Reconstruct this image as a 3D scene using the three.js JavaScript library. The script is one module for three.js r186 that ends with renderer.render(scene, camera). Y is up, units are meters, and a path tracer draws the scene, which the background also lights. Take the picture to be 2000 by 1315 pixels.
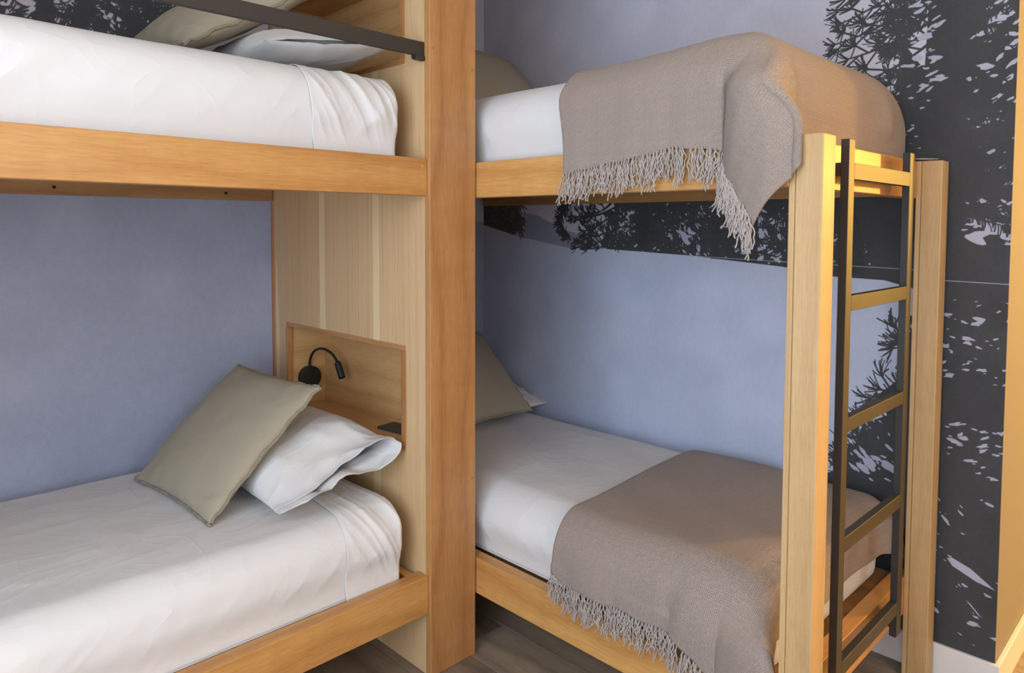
import * as THREE from 'three';
import { RoundedBoxGeometry } from 'three/addons/geometries/RoundedBoxGeometry.js';
import { mergeGeometries, mergeVertices } from 'three/addons/utils/BufferGeometryUtils.js';
import { RectAreaLightUniformsLib } from 'three/addons/lights/RectAreaLightUniformsLib.js';

// ---------------------------------------------------------------- camera, sky, lights, exposure
const scene = new THREE.Scene();
const renderer = new THREE.WebGLRenderer();
renderer.toneMapping = THREE.LinearToneMapping;
renderer.toneMappingExposure = 1.1;
renderer.shadowMap.enabled = true;
RectAreaLightUniformsLib.init();

const FOCAL = 1405.4, PX = 1056.1, PY = 512.0;               // focal length and principal point in a 2000 x 1315 frame
const camera = new THREE.PerspectiveCamera(2 * Math.atan(657.5 / FOCAL) * 180 / Math.PI, 2000 / 1315, 0.05, 60);
{
  const yaw = 0.8005, pitch = -0.0499, roll = 0.0048;
  const fw = new THREE.Vector3(Math.sin(yaw) * Math.cos(pitch), Math.sin(pitch), -Math.cos(yaw) * Math.cos(pitch));
  const rt = new THREE.Vector3(Math.cos(yaw), 0, Math.sin(yaw));
  const up = rt.clone().cross(fw);
  const up2 = up.clone().multiplyScalar(Math.cos(roll)).addScaledVector(rt, -Math.sin(roll));
  camera.position.set(-1.3011, 1.38, 2.7382);
  camera.up.copy(up2);
  camera.lookAt(camera.position.clone().add(fw));
  camera.setViewOffset(2000, 1315, 1000 - PX, 657.5 - PY, 2000, 1315);
}
scene.background = new THREE.Color(0.62, 0.74, 0.95);

function areaLight(color, intensity, w, h, pos, target) {
  const l = new THREE.RectAreaLight(color, intensity, w, h);
  l.position.set(...pos); l.lookAt(...target); scene.add(l);
  return l;
}
const DAY = new THREE.Color().setRGB(0.72, 0.86, 1.0);
// daylight through the two windows of the room (behind the camera and on its left)
areaLight(DAY, 2.2, 1.5, 1.45, [-1.15, 1.5, 4.66], [-1.15, 1.5, 0]);
areaLight(DAY, 4.7, 1.9, 1.75, [-2.08, 1.4, 2.3], [3, 1.4, 2.3]);

// ---------------------------------------------------------------- dimensions (metres)
const XB = 1.106, ZE = 2.27;                 // mural wall on the right, its free end
const RX0 = -2.12, RX1 = 4.6, RZ1 = 4.7, CEIL = 2.56;
const PART = 0.1755, ZP = 1.02, ZR = 1.008;  // headboard partition thickness, its front board, front of the left rails
const YL0 = 0.197, YL1 = 0.314, YU0 = 1.468, YU1 = 1.578;
const XR = 0.182, PZ0 = 2.04, PZ1 = 2.113;   // right bunk: outer rail face, foot posts
const LTOP = 0.535, UTOP = 1.805;            // mattress tops

// ---------------------------------------------------------------- noise and helpers
function rng(seed) { let s = seed >>> 0; return () => { s = (s + 0x6D2B79F5) >>> 0; let t = s; t = Math.imul(t ^ (t >>> 15), t | 1); t ^= t + Math.imul(t ^ (t >>> 7), t | 61); return ((t ^ (t >>> 14)) >>> 0) / 4294967296; }; }
const hash = (x, y, s) => { let h = Math.imul(x, 374761393) ^ Math.imul(y, 668265263) ^ Math.imul(s, 1274126177); h = Math.imul(h ^ (h >>> 13), 1274126177); return ((h ^ (h >>> 16)) >>> 0) / 4294967296; };
function vnoise(x, y, s = 0, px = 0, py = 0) {
  const xi = Math.floor(x), yi = Math.floor(y), fx = x - xi, fy = y - yi;
  const w = (i, p) => (p ? ((i % p) + p) % p : i);
  const ux = fx * fx * fx * (fx * (fx * 6 - 15) + 10), uy = fy * fy * fy * (fy * (fy * 6 - 15) + 10);
  const a = hash(w(xi, px), w(yi, py), s), b = hash(w(xi + 1, px), w(yi, py), s), c = hash(w(xi, px), w(yi + 1, py), s), d = hash(w(xi + 1, px), w(yi + 1, py), s);
  return a + (b - a) * ux + (c - a) * uy + (a - b - c + d) * ux * uy;
}
const fbm = (x, y, s, n = 4) => { let v = 0, a = 0.5, f = 1; for (let i = 0; i < n; i++) { v += a * vnoise(x * f, y * f, s + i * 17); a *= 0.5; f *= 2.03; } return v; };
const clamp = (v, a = 0, b = 1) => Math.min(b, Math.max(a, v));
const sstep = (a, b, v) => { const t = clamp((v - a) / (b - a)); return t * t * (3 - 2 * t); };
const bell = (v, w) => Math.exp(-(v * v) / (w * w));
const mix = (a, b, t) => a + (b - a) * t;

const used = {};
function numbered(n) { const k = used[n] || 0; used[n] = k + 1; return k ? n + '_' + String(k).padStart(3, '0') : n; }
function mesh(name, geo, mat, parent, label) {
  const m = new THREE.Mesh(Array.isArray(geo) ? (geo.length > 1 ? merge(geo) : geo[0]) : geo, mat);
  m.castShadow = m.receiveShadow = true;
  if (parent) { m.name = name; parent.add(m); } else { m.name = numbered(name); scene.add(m); }
  if (label) m.userData.label = label;
  return m;
}
function merge(list) {
  return mergeGeometries(list.map((g) => { const n = g.index ? g.toNonIndexed() : g; for (const k of Object.keys(n.attributes)) if (!['position', 'normal', 'uv'].includes(k)) n.deleteAttribute(k); return n; }));
}
function thing(name, label, category, group) { const o = new THREE.Group(); o.name = numbered(name); o.userData = { label, category }; if (group) o.userData.group = group; scene.add(o); return o; }
function struct(o) { o.userData.kind = 'structure'; return o; }

// uv in metres; the grain runs along `axis` (0 x, 1 y, 2 z) and is laid along u
let uvShift = 0;
function boxUV(g, axis) {
  const p = g.attributes.position, n = g.attributes.normal, uv = new Float32Array(p.count * 2);
  uvShift += 1; const su = hash(uvShift, 3, 5) * 3, sv = hash(uvShift, 9, 7) * 3;
  for (let i = 0; i < p.count; i++) {
    const P = [p.getX(i), p.getY(i), p.getZ(i)], N = [Math.abs(n.getX(i)), Math.abs(n.getY(i)), Math.abs(n.getZ(i))];
    const d = N[0] > N[1] && N[0] > N[2] ? 0 : N[1] > N[2] ? 1 : 2;
    let a = axis, b = 3 - axis - d;
    if (d === axis) { a = (axis + 1) % 3; b = (axis + 2) % 3; uv[2 * i] = P[a] * 0.3 + su; uv[2 * i + 1] = P[b] + sv; } else { uv[2 * i] = P[a] + su; uv[2 * i + 1] = P[b] + P[d] * 0.7 + sv; }
  }
  g.setAttribute('uv', new THREE.BufferAttribute(uv, 2));
  return g;
}
function bx(x0, x1, y0, y1, z0, z1, axis = 0, r = 0.0025) {
  const w = x1 - x0, h = y1 - y0, d = z1 - z0;
  const g = r > 0 ? new RoundedBoxGeometry(w, h, d, 2, Math.min(r, w / 2.1, h / 2.1, d / 2.1)) : new THREE.BoxGeometry(w, h, d).toNonIndexed();
  g.translate((x0 + x1) / 2, (y0 + y1) / 2, (z0 + z1) / 2);
  return boxUV(g, axis);
}
// a cloth with real thickness from a surface function (u, v) -> [x, y, z]; uvf gives the weave coordinates in metres
function solidSheet(nu, nv, f, uvf, th, closeU = false, skip = null) {
  const P = [], top = [];
  const idx = (i, j) => i * (nv + 1) + j;
  for (let i = 0; i <= nu; i++) for (let j = 0; j <= nv; j++) top.push(new THREE.Vector3(...f(i / nu, j / nv)));
  const nrm = top.map(() => new THREE.Vector3());
  const e1 = new THREE.Vector3(), e2 = new THREE.Vector3();
  for (let i = 0; i < nu; i++) for (let j = 0; j < nv; j++) {
    const q = [idx(i, j), idx(i + 1, j), idx(i + 1, j + 1), idx(i, j + 1)];
    for (const [a, b, c] of [[0, 1, 2], [0, 2, 3]]) { e1.subVectors(top[q[b]], top[q[a]]); e2.subVectors(top[q[c]], top[q[a]]); const n = e1.cross(e2).clone(); for (const k of [a, b, c]) nrm[q[k]].add(n); }
  }
  if (closeU) for (let j = 0; j <= nv; j++) { const s = nrm[idx(0, j)].clone().add(nrm[idx(nu, j)]); nrm[idx(0, j)].copy(s); nrm[idx(nu, j)].copy(s); }
  nrm.forEach((n) => n.normalize());
  const pos = [], uv = [], ind = [], gone = new Set();
  const N = top.length;
  for (let k = 0; k < N; k++) pos.push(top[k].x, top[k].y, top[k].z);
  for (let k = 0; k < N; k++) pos.push(top[k].x - nrm[k].x * th, top[k].y - nrm[k].y * th, top[k].z - nrm[k].z * th);
  for (let s = 0; s < 2; s++) for (let i = 0; i <= nu; i++) for (let j = 0; j <= nv; j++) uv.push(...uvf(i / nu, j / nv));
  for (let i = 0; i < nu; i++) for (let j = 0; j < nv; j++) {
    const a = idx(i, j), b = idx(i + 1, j), c = idx(i + 1, j + 1), d = idx(i, j + 1);
    if (skip && [a, b, c, d].some((k) => skip(top[k]) || skip({ x: top[k].x - nrm[k].x * th, y: top[k].y - nrm[k].y * th, z: top[k].z - nrm[k].z * th }))) { gone.add(a); gone.add(b); gone.add(c); gone.add(d); continue; }
    ind.push(a, b, c, a, c, d, N + a, N + c, N + b, N + a, N + d, N + c);
  }
  const rim = (a, b) => { if (!(gone.has(a) && gone.has(b))) ind.push(a, N + a, N + b, a, N + b, b); };
  for (let i = 0; i < nu; i++) { rim(idx(i, 0), idx(i + 1, 0)); rim(idx(i + 1, nv), idx(i, nv)); }
  if (!closeU) for (let j = 0; j < nv; j++) { rim(idx(0, j + 1), idx(0, j)); rim(idx(nu, j), idx(nu, j + 1)); }
  const g = new THREE.BufferGeometry();
  g.setAttribute('position', new THREE.Float32BufferAttribute(pos, 3));
  g.setAttribute('uv', new THREE.Float32BufferAttribute(uv, 2));
  g.setIndex(ind);
  g.computeVertexNormals();
  if (closeU) {                                              // weld the shading over the seam
    const nn = g.attributes.normal;
    for (const o of [0, N]) for (let j = 0; j <= nv; j++) {
      const a = o + idx(0, j), b = o + idx(nu, j), s = new THREE.Vector3(nn.getX(a) + nn.getX(b), nn.getY(a) + nn.getY(b), nn.getZ(a) + nn.getZ(b)).normalize();
      nn.setXYZ(a, s.x, s.y, s.z); nn.setXYZ(b, s.x, s.y, s.z);
    }
  }
  return g;
}

// ---------------------------------------------------------------- textures
function dataTex(w, h, fn, srgb = true) {
  const d = new Uint8Array(w * h * 4);
  for (let y = 0; y < h; y++) for (let x = 0; x < w; x++) { const c = fn(x, y), k = (y * w + x) * 4; d[k] = clamp(c[0], 0, 255); d[k + 1] = clamp(c[1], 0, 255); d[k + 2] = clamp(c[2], 0, 255); d[k + 3] = 255; }
  const t = new THREE.DataTexture(d, w, h, THREE.RGBAFormat);
  t.wrapS = t.wrapT = THREE.RepeatWrapping; t.magFilter = THREE.LinearFilter; t.minFilter = THREE.LinearMipmapLinearFilter; t.generateMipmaps = true;
  if (srgb) t.colorSpace = THREE.SRGBColorSpace;
  t.needsUpdate = true;
  return t;
}
function woodTex(seed, light, dark, amount, W = 1024, H = 512) {                 // 1.2 m along the grain, 0.6 m across, tiling
  const t = dataTex(W, H, (x, y) => {
    const u = x / W, v = y / H;
    const warp = vnoise(u * 3, v * 4, seed, 3, 4) * 0.5 + vnoise(u * 7, v * 9, seed + 1, 7, 9) * 0.18;
    const ring = Math.abs(((v * 6 + warp * 1.6) % 1) - 0.5) * 2;
    const fine = vnoise(u * 24, v * 200, seed + 2, 24, 200), fine2 = vnoise(u * 60, v * 300, seed + 3, 60, 300);
    const broad = vnoise(u * 2, v * 6, seed + 4, 2, 6), fig = vnoise(u * 50, v * 5, seed + 6, 50, 5);
    let k = 0.30 * ring * ring + 0.22 * fine + 0.14 * fine2 + 0.26 * broad + 0.08 * fig;
    k = clamp((k - 0.12) * amount);
    const fleck = vnoise(u * 90, v * 380, seed + 5, 90, 380) > 0.86 ? 0.97 : 1;
    return [0, 1, 2].map((i) => mix(light[i], dark[i], k) * fleck);
  });
  t.repeat.set(1 / 1.2, 1 / 0.6);
  return t;
}
const wood = (seed, light, dark, amount = 1.3, rough = 0.42, W = 1024, H = 512) => new THREE.MeshPhysicalMaterial({ map: woodTex(seed, light, dark, amount, W, H), roughness: rough, clearcoat: 0.15, clearcoatRoughness: 0.35 });
const M = {
  rail: wood(11, [203, 153, 90], [166, 111, 56]),
  railB: wood(23, [212, 163, 97], [172, 118, 62]),
  post: wood(37, [201, 170, 123], [173, 137, 91], 1.2, 0.55),
  pillar: wood(51, [190, 139, 86], [150, 100, 56], 1.25),
  niche: wood(67, [222, 178, 120], [182, 136, 84], 1.2, 0.5),
  ledger: wood(83, [176, 132, 82], [134, 94, 54], 1.2, 0.55),
};
M.floorA = wood(101, [158, 138, 118], [112, 96, 82], 1.5, 0.5, 512, 256);
M.floorB = wood(113, [148, 129, 110], [104, 89, 76], 1.5, 0.5, 512, 256);
M.floorC = wood(127, [166, 146, 125], [120, 103, 88], 1.5, 0.5, 512, 256);
// white cotton: fine weave relief only
const weave = dataTex(256, 256, (x, y) => { const a = 128 + 50 * Math.sin(x * Math.PI / 2) * Math.cos(y * Math.PI / 2) + (vnoise(x / 3, y / 3, 5, 85, 85) - 0.5) * 90; return [a, a, a]; }, false);
weave.repeat.set(1 / 0.09, 1 / 0.09);
const crumple = dataTex(512, 512, (x, y) => {
  const u = x / 512, v = y / 512, rd = (n) => 1 - Math.abs(2 * n - 1), wx = vnoise(u * 4, v * 4, 201, 4, 4) * 0.25, wy = vnoise(u * 4, v * 4, 202, 4, 4) * 0.25;
  const k = 0.5 * Math.pow(rd(vnoise((u + wx) * 6, (v + wy) * 6, 203, 6, 6)), 3) + 0.28 * Math.pow(rd(vnoise((u + wy) * 14, (v + wx) * 14, 204, 14, 14)), 3) + 0.22 * vnoise(u * 5, v * 5, 205, 5, 5);
  const h = 255 * clamp(k) + (hash(x, y, 206) - 0.5) * 4; return [h, h, h];
}, false);
crumple.repeat.set(1 / 0.55, 1 / 0.55);
M.sheet = new THREE.MeshPhysicalMaterial({ color: new THREE.Color().setRGB(0.67, 0.665, 0.67), roughness: 0.9, bumpMap: crumple, bumpScale: 0.0013, sheen: 0.2, sheenRoughness: 0.6 });
M.linen = new THREE.MeshPhysicalMaterial({ color: new THREE.Color().setRGB(0.345, 0.305, 0.228), roughness: 0.95, bumpMap: weave, bumpScale: 0.0005, sheen: 0.15 });
M.linenDark = new THREE.MeshPhysicalMaterial({ color: new THREE.Color().setRGB(0.29, 0.257, 0.19), roughness: 0.95, bumpMap: weave, bumpScale: 0.0005, sheen: 0.15 });
// waffle weave, 8 x 8 cells of 6.5 mm
const CELL = 0.0048, NC = 8;
const waffleH = dataTex(256, 256, (x, y) => {
  const u = ((x / 256) * NC) % 1, v = ((y / 256) * NC) % 1;
  const r = Math.max(Math.abs(u - 0.5), Math.abs(v - 0.5)) * 2;
  const yarn = 0.12 * Math.sin(x * 0.9) * Math.sin(y * 0.9);
  const h = 255 * clamp(sstep(0.25, 0.95, r) * 0.85 + yarn + vnoise(x / 4, y / 4, 8, 64, 64) * 0.15);
  return [h, h, h];
}, false);
waffleH.repeat.set(1 / (CELL * NC), 1 / (CELL * NC));
const waffleC = dataTex(256, 256, (x, y) => { const n = 0.88 + 0.2 * vnoise(x / 5, y / 5, 31, 51, 51) - 0.05; return [212 * n, 194 * n, 183 * n]; });
waffleC.repeat.set(1 / (CELL * NC), 1 / (CELL * NC));
M.blanket = new THREE.MeshPhysicalMaterial({ map: waffleC, bumpMap: waffleH, bumpScale: 0.0044, roughness: 0.97, sheen: 0.25, sheenRoughness: 0.6 });
M.yarn = new THREE.MeshPhysicalMaterial({ color: new THREE.Color().setRGB(0.385, 0.335, 0.31), roughness: 0.97, sheen: 0.2 });
M.metal = new THREE.MeshPhysicalMaterial({ color: new THREE.Color().setRGB(0.016, 0.015, 0.015), roughness: 0.52, metalness: 0.0, clearcoat: 0.25, clearcoatRoughness: 0.5 });
M.lampBlack = new THREE.MeshPhysicalMaterial({ color: new THREE.Color().setRGB(0.012, 0.012, 0.012), roughness: 0.45 });
M.pad = new THREE.MeshPhysicalMaterial({ color: new THREE.Color().setRGB(0.05, 0.048, 0.045), roughness: 0.6 });
M.hallPaint = new THREE.MeshPhysicalMaterial({ color: new THREE.Color().setRGB(0.29, 0.26, 0.21), roughness: 0.8 });
M.plaster = new THREE.MeshPhysicalMaterial({ color: new THREE.Color().setRGB(0.70, 0.66, 0.60), roughness: 0.85 });
M.ceiling = new THREE.MeshPhysicalMaterial({ color: new THREE.Color().setRGB(0.78, 0.76, 0.73), roughness: 0.9 });
M.whitePaint = new THREE.MeshPhysicalMaterial({ color: new THREE.Color().setRGB(0.74, 0.73, 0.72), roughness: 0.5 });
M.glass = new THREE.MeshPhysicalMaterial({ color: 0xffffff, transmission: 1, thickness: 0, roughness: 0.02, ior: 1.45 });
M.hole = new THREE.MeshPhysicalMaterial({ color: 0x0c0a08, roughness: 0.8 });

// ---- veneer of the partition (1.0 m along z, 2.56 m high), figure with pale wedge joints
function canvas(w, h) { const c = document.createElement('canvas'); c.width = w; c.height = h; return c; }
function canvasTex(c) { const t = new THREE.CanvasTexture(c); t.colorSpace = THREE.SRGBColorSpace; t.wrapS = t.wrapT = THREE.RepeatWrapping; t.magFilter = THREE.LinearFilter; t.anisotropy = 8; return t; }
function veneerTex() {
  const S = 800, W = 816, H = 2048, c = canvas(W, H), g = c.getContext('2d'), R = rng(77);
  g.fillStyle = '#cfae84'; g.fillRect(0, 0, W, H);
  const X = (z) => z * S, Y = (y) => H - y * S;
  const leaf = (z0, z1, tone) => { g.fillStyle = tone; g.fillRect(X(z0), 0, X(z1 - z0), H); };
  leaf(0, 0.06, '#c9a982'); leaf(0.06, 0.385, '#caa77b'); leaf(0.385, 0.73, '#cfad82'); leaf(0.73, 1.02, '#d2b084');
  g.lineWidth = 1;
  for (let i = 0; i < 1500; i++) {                            // pores and grain lines, running up the panel with a slow drift
    const z = R() * 1.02, y0 = R() * 2.6, len = 0.1 + R() * 0.6;
    g.strokeStyle = R() < 0.62 ? `rgba(132,100,64,${0.10 + R() * 0.16})` : `rgba(222,194,148,${0.10 + R() * 0.15})`;
    g.beginPath();
    for (let k = 0; k <= 10; k++) { const y = y0 + (len * k) / 10, dx = (vnoise(z * 9, y * 1.6, 3) - 0.5) * 0.05; k ? g.lineTo(X(z + dx), Y(y)) : g.moveTo(X(z + dx), Y(y)); }
    g.stroke();
  }
  for (const [zc, w] of [[0.22, 0.13], [0.56, 0.14], [0.88, 0.11]]) for (let base = -0.6; base < 2.4; base += 0.085 + R() * 0.05) {   // cathedral arches
    g.strokeStyle = `rgba(138,104,66,${0.12 + R() * 0.12})`; g.lineWidth = 1 + R();
    g.beginPath();
    for (let k = -12; k <= 12; k++) { const t = k / 12, z = zc + t * w * 0.5 * (0.55 + 0.45 * Math.sqrt(Math.abs(t))), y = base + 0.75 * (1 - Math.pow(Math.abs(t), 0.65)) + (vnoise(base * 7, t * 3, 9) - 0.5) * 0.03; k === -12 ? g.moveTo(X(z), Y(y)) : g.lineTo(X(z), Y(y)); }
    g.stroke();
  }
  const wedge = (tip, zt, w) => { g.fillStyle = 'rgba(224,197,153,0.85)'; g.beginPath(); g.moveTo(X(zt), Y(tip)); g.lineTo(X(zt + w), Y(tip - 0.31)); g.lineTo(X(zt + w * 1.25), Y(-0.1)); g.lineTo(X(zt - w * 1.1), Y(-0.1)); g.lineTo(X(zt - w * 0.9), Y(tip - 0.31)); g.fill(); g.strokeStyle = 'rgba(140,104,66,0.5)'; g.lineWidth = 1.2; g.stroke(); };
  wedge(1.311, 0.385, 0.03); wedge(1.297, 0.73, 0.025); wedge(1.317, 0.034, 0.016); wedge(2.56, 0.385, 0.02); wedge(2.50, 0.73, 0.02);
  const t = canvasTex(c); t.repeat.set(S / W, S / H); return t;
}
M.veneer = new THREE.MeshPhysicalMaterial({ map: veneerTex(), roughness: 0.45, clearcoat: 0.12, clearcoatRoughness: 0.4 });

// ---- the photographic mural wallpaper: snow, a dark belt of monkey-puzzle trees, pale sky (flat print, wall metres)
const SKY = '#bbbbca', SNOW_LIT = '#b4bed6', SNOW_SHADE = '#959cb2', DARK = '#393b3f', DARK2 = '#33363a';  // same snow, lighter right and darker back: the walls' light difference put into the print
function mural(w, y0, y1, S, paint) {
  const c = canvas(Math.round(w * S), Math.round((y1 - y0) * S)), g = c.getContext('2d');
  g.setTransform(S, 0, 0, -S, 0, y1 * S);
  paint(g);
  g.setTransform(1, 0, 0, 1, 0, 0);
  const im = g.getImageData(0, 0, c.width, c.height), d = im.data;   // paper grain of the print
  for (let k = 0, i = 0; k < d.length; k += 4, i++) { const x = i % c.width, y = (i / c.width) | 0, n = (hash(x, y, 71) - 0.5) * 9 + (vnoise(x / 90, y / 90, 72) - 0.5) * 9 + (vnoise(x / 9, y / 14, 73) - 0.5) * 4; d[k] += n; d[k + 1] += n; d[k + 2] += n; }
  g.putImageData(im, 0, 0);
  const t = canvasTex(c); t.wrapS = t.wrapT = THREE.ClampToEdgeWrapping; return t;
}
function poly(g, pts, fill) { g.fillStyle = fill; g.beginPath(); pts.forEach(([x, y], i) => (i ? g.lineTo(x, y) : g.moveTo(x, y))); g.closePath(); g.fill(); }
function blob(g, R, x, y, rx, ry, rot, fill) {                 // an irregular gap of sky between branches
  const pts = [], n = 9; for (let i = 0; i < n; i++) { const a = (i / n) * 6.283, k = 0.5 + R() * 0.75; const px = Math.cos(a) * rx * k, py = Math.sin(a) * ry * k; pts.push([x + px * Math.cos(rot) - py * Math.sin(rot), y + px * Math.sin(rot) + py * Math.cos(rot)]); }
  poly(g, pts, fill);
}
function limb(g, R, pts, w, color, needle = 0.03, gapRate = 1) { // a branch with the stiff needles of the tree
  g.strokeStyle = color; g.lineCap = 'round'; g.lineJoin = 'round';
  const C = new THREE.CatmullRomCurve3(pts.map(([x, y]) => new THREE.Vector3(x, y, 0))), n = 40;
  for (let i = 0; i < n; i++) { const a = C.getPoint(i / n), b = C.getPoint((i + 1) / n); g.lineWidth = w * (1 - 0.7 * (i / n)); g.beginPath(); g.moveTo(a.x, a.y); g.lineTo(b.x, b.y); g.stroke(); }
  const m = Math.round(C.getLength() / 0.006 * gapRate);
  for (let i = 0; i < m; i++) {
    const t = 0.15 + 0.85 * (i / m), a = C.getPoint(t), d = C.getTangent(Math.min(t, 0.99)), s = R() < 0.5 ? 1 : -1, ang = Math.atan2(d.y, d.x) + s * (0.5 + R() * 0.6), l = needle * (0.5 + R() * 0.7);
    g.lineWidth = 0.0028 + R() * 0.003; g.beginPath(); g.moveTo(a.x, a.y); g.quadraticCurveTo(a.x + Math.cos(ang) * l * 0.6, a.y + Math.sin(ang) * l * 0.6, a.x + Math.cos(ang + s * 0.25) * l, a.y + Math.sin(ang + s * 0.25) * l - l * 0.1); g.stroke();
  }
}
function tuft(g, R, x, y, dir, n, len, color) {                 // a brush of stiff needles at a branch end
  g.strokeStyle = color; g.lineCap = 'round';
  for (let i = 0; i < n; i++) { const a = dir + (R() - 0.5) * 1.7, l = len * (0.55 + R() * 0.75), bend = -0.25 + (R() - 0.5) * 0.5; g.lineWidth = 0.0024 + R() * 0.0026; g.beginPath(); g.moveTo(x, y); g.quadraticCurveTo(x + Math.cos(a) * l * 0.5, y + Math.sin(a) * l * 0.5, x + Math.cos(a + bend) * l, y + Math.sin(a + bend) * l); g.stroke(); }
}
function bough(g, R, x0, y0, x1, y1, color, w = 0.011, len = 0.045) { // bare arching branch, tufted twigs towards its end
  const mx = mix(x0, x1, 0.5), my = mix(y0, y1, 0.5) - 0.035 - R() * 0.02;
  const at = (t) => [(1 - t) * (1 - t) * x0 + 2 * t * (1 - t) * mx + t * t * x1, (1 - t) * (1 - t) * y0 + 2 * t * (1 - t) * my + t * t * y1];
  g.strokeStyle = color; g.lineCap = 'round';
  for (let i = 0; i < 24; i++) { const a = at(i / 24), b = at((i + 1) / 24); g.lineWidth = w * (1 - 0.6 * i / 24); g.beginPath(); g.moveTo(...a); g.lineTo(...b); g.stroke(); }
  const base = Math.atan2(y1 - my, x1 - mx);
  for (let k = 0; k < 7; k++) { const t = 0.42 + 0.58 * (k / 6), p = at(t), s = k % 2 ? 1 : -1, a = base + s * (0.35 + R() * 0.5) * (k < 6 ? 1 : 0), l = k < 6 ? 0.02 + R() * 0.05 : 0; const q = [p[0] + Math.cos(a) * l, p[1] + Math.sin(a) * l]; g.strokeStyle = color; g.lineWidth = 0.006; g.beginPath(); g.moveTo(...p); g.lineTo(...q); g.stroke(); tuft(g, R, q[0], q[1], a, 11, len, color); }
}
const YB0 = 0.1, YB1 = 2.56;
function paintRight(g) {                                       // horizontal coordinate: distance from the room corner along the wall
  const R = rng(5);
  g.fillStyle = SKY; g.fillRect(0, 0, 3, 3);
  poly(g, [[0, 0], [0, 1.383], [0.25, 1.33], [0.575, 1.283], [0.838, 1.283], [1.2, 1.27], [1.59, 1.242], [1.77, 1.217], [1.965, 1.213], [2.4, 1.2], [2.4, 0]], SNOW_LIT);
  poly(g, [[0.15, 1.352], [0.25, 1.45], [0.38, 1.43], [0.56, 1.36], [0.75, 1.33], [0.85, 1.283], [0.575, 1.283], [0.25, 1.33]], '#8b92a6');
  poly(g, [[0, 1.384], [0, 1.75], [0.2, 1.72], [0.24, 1.5], [0.27, 1.4], [0.23, 1.335]], '#4a4644');
  for (let i = 0; i < 22; i++) { const y = 1.36 + i * 0.012; tuft(g, R, 0.21 + 0.05 * R(), y, -0.7 + R() * 0.6, 9, 0.05, '#4a4644'); }
  for (let i = 0; i < 60; i++) blob(g, R, R() * 0.26, 1.38 + R() * 0.3, 0.006, 0.012, R() * 3, '#5c5856');
  // tree belt
  poly(g, [[0.80, 1.283], [0.76, 1.31], [0.79, 1.345], [0.74, 1.37], [0.80, 1.40], [0.77, 1.44], [0.84, 1.46], [0.80, 1.53], [0.85, 1.62], [0.95, 1.66], [1.2, 1.60], [1.5, 1.66], [1.75, 1.62], [2.4, 1.75], [2.4, 1.199], [1.965, 1.212], [1.77, 1.216], [1.59, 1.241], [1.2, 1.269], [0.838, 1.282]], DARK);
  for (const [x0, y0, x1, y1] of [[0.86, 1.47, 0.60, 1.425], [0.84, 1.45, 0.66, 1.36], [0.86, 1.42, 0.68, 1.33], [0.84, 1.37, 0.67, 1.305], [0.88, 1.34, 0.72, 1.30], [0.84, 1.50, 0.70, 1.44]]) bough(g, R, x0, y0, x1, y1, DARK2, 0.012, 0.032);
  for (let k = 0; k < 16; k++) { const t = k / 15, x = 0.575 - 0.05 * Math.sin(t * 3), y = 1.50 - 0.15 * t; tuft(g, R, x, y, -1.9 + R() * 0.6, 12, 0.042, DARK2); tuft(g, R, x, y, 2.9, 5, 0.035, DARK2); }
  const gaps = (n, x0, x1, ya, yb, s, rot, col = '#a7a9bd') => { for (let i = 0; i < n; i++) { const k = 0.4 + R() * R() * 1.8; blob(g, R, x0 + R() * (x1 - x0), ya + R() * (yb - ya), s * k, s * 0.38 * k, rot + (R() - 0.5) * 0.9, col); } };
  gaps(50, 0.72, 0.92, 1.29, 1.46, 0.009, -0.9); gaps(26, 0.86, 0.94, 1.36, 1.44, 0.014, 0.2);
  gaps(40, 1.08, 1.30, 1.27, 1.46, 0.010, 2.2); gaps(18, 1.16, 1.26, 1.32, 1.39, 0.018, 2.3);
  gaps(26, 1.36, 1.56, 1.33, 1.44, 0.020, -0.5); gaps(30, 1.40, 1.60, 1.25, 1.32, 0.012, 0.1); gaps(16, 1.50, 1.60, 1.34, 1.42, 0.026, -0.6);
  gaps(90, 0.95, 1.75, 1.26, 1.47, 0.006, 0.3); gaps(46, 1.72, 1.95, 1.225, 1.36, 0.010, 0.5); gaps(12, 1.86, 1.94, 1.28, 1.34, 0.020, 0.5);
  g.fillStyle = DARK2; for (const [x, w] of [[0.99, 0.05], [1.32, 0.035], [1.47, 0.045], [1.66, 0.05], [1.84, 0.05]]) g.fillRect(x - w / 2, 1.288 - 0.06 * (x - 0.85), w, 0.4);
  for (const [x, n] of [[0.99, 4], [1.32, 5], [1.47, 6], [1.66, 4], [1.84, 4]]) for (let k = 0; k < n; k++) for (const s of [-1, 1]) { const y = 1.30 + k * 0.045 + R() * 0.02, l = 0.10 + R() * 0.06; limb(g, R, [[x, y + 0.02], [x + s * l * 0.5, y + 0.012], [x + s * l, y - 0.018]], 0.008, DARK2, 0.022, 0.8); }
  // the big tree by the wall end: crown, trunk, skirt
  poly(g, [[1.78, 1.60], [1.86, 1.78], [1.93, 1.74], [1.97, 1.95], [2.03, 1.86], [2.05, 2.56], [2.4, 2.56], [2.4, 1.1], [1.9, 1.22]], DARK);
  const tips = [[1.755, 1.985], [1.775, 2.05], [1.79, 2.13], [1.80, 2.20], [1.80, 1.93], [1.88, 1.86], [1.83, 2.26], [1.90, 2.33], [1.90, 2.08], [1.93, 1.80], [1.95, 2.2], [1.92, 1.98]];
  for (const [x, y] of tips) bough(g, R, 2.12, y + 0.10 + R() * 0.08, x, y, DARK);
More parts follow.
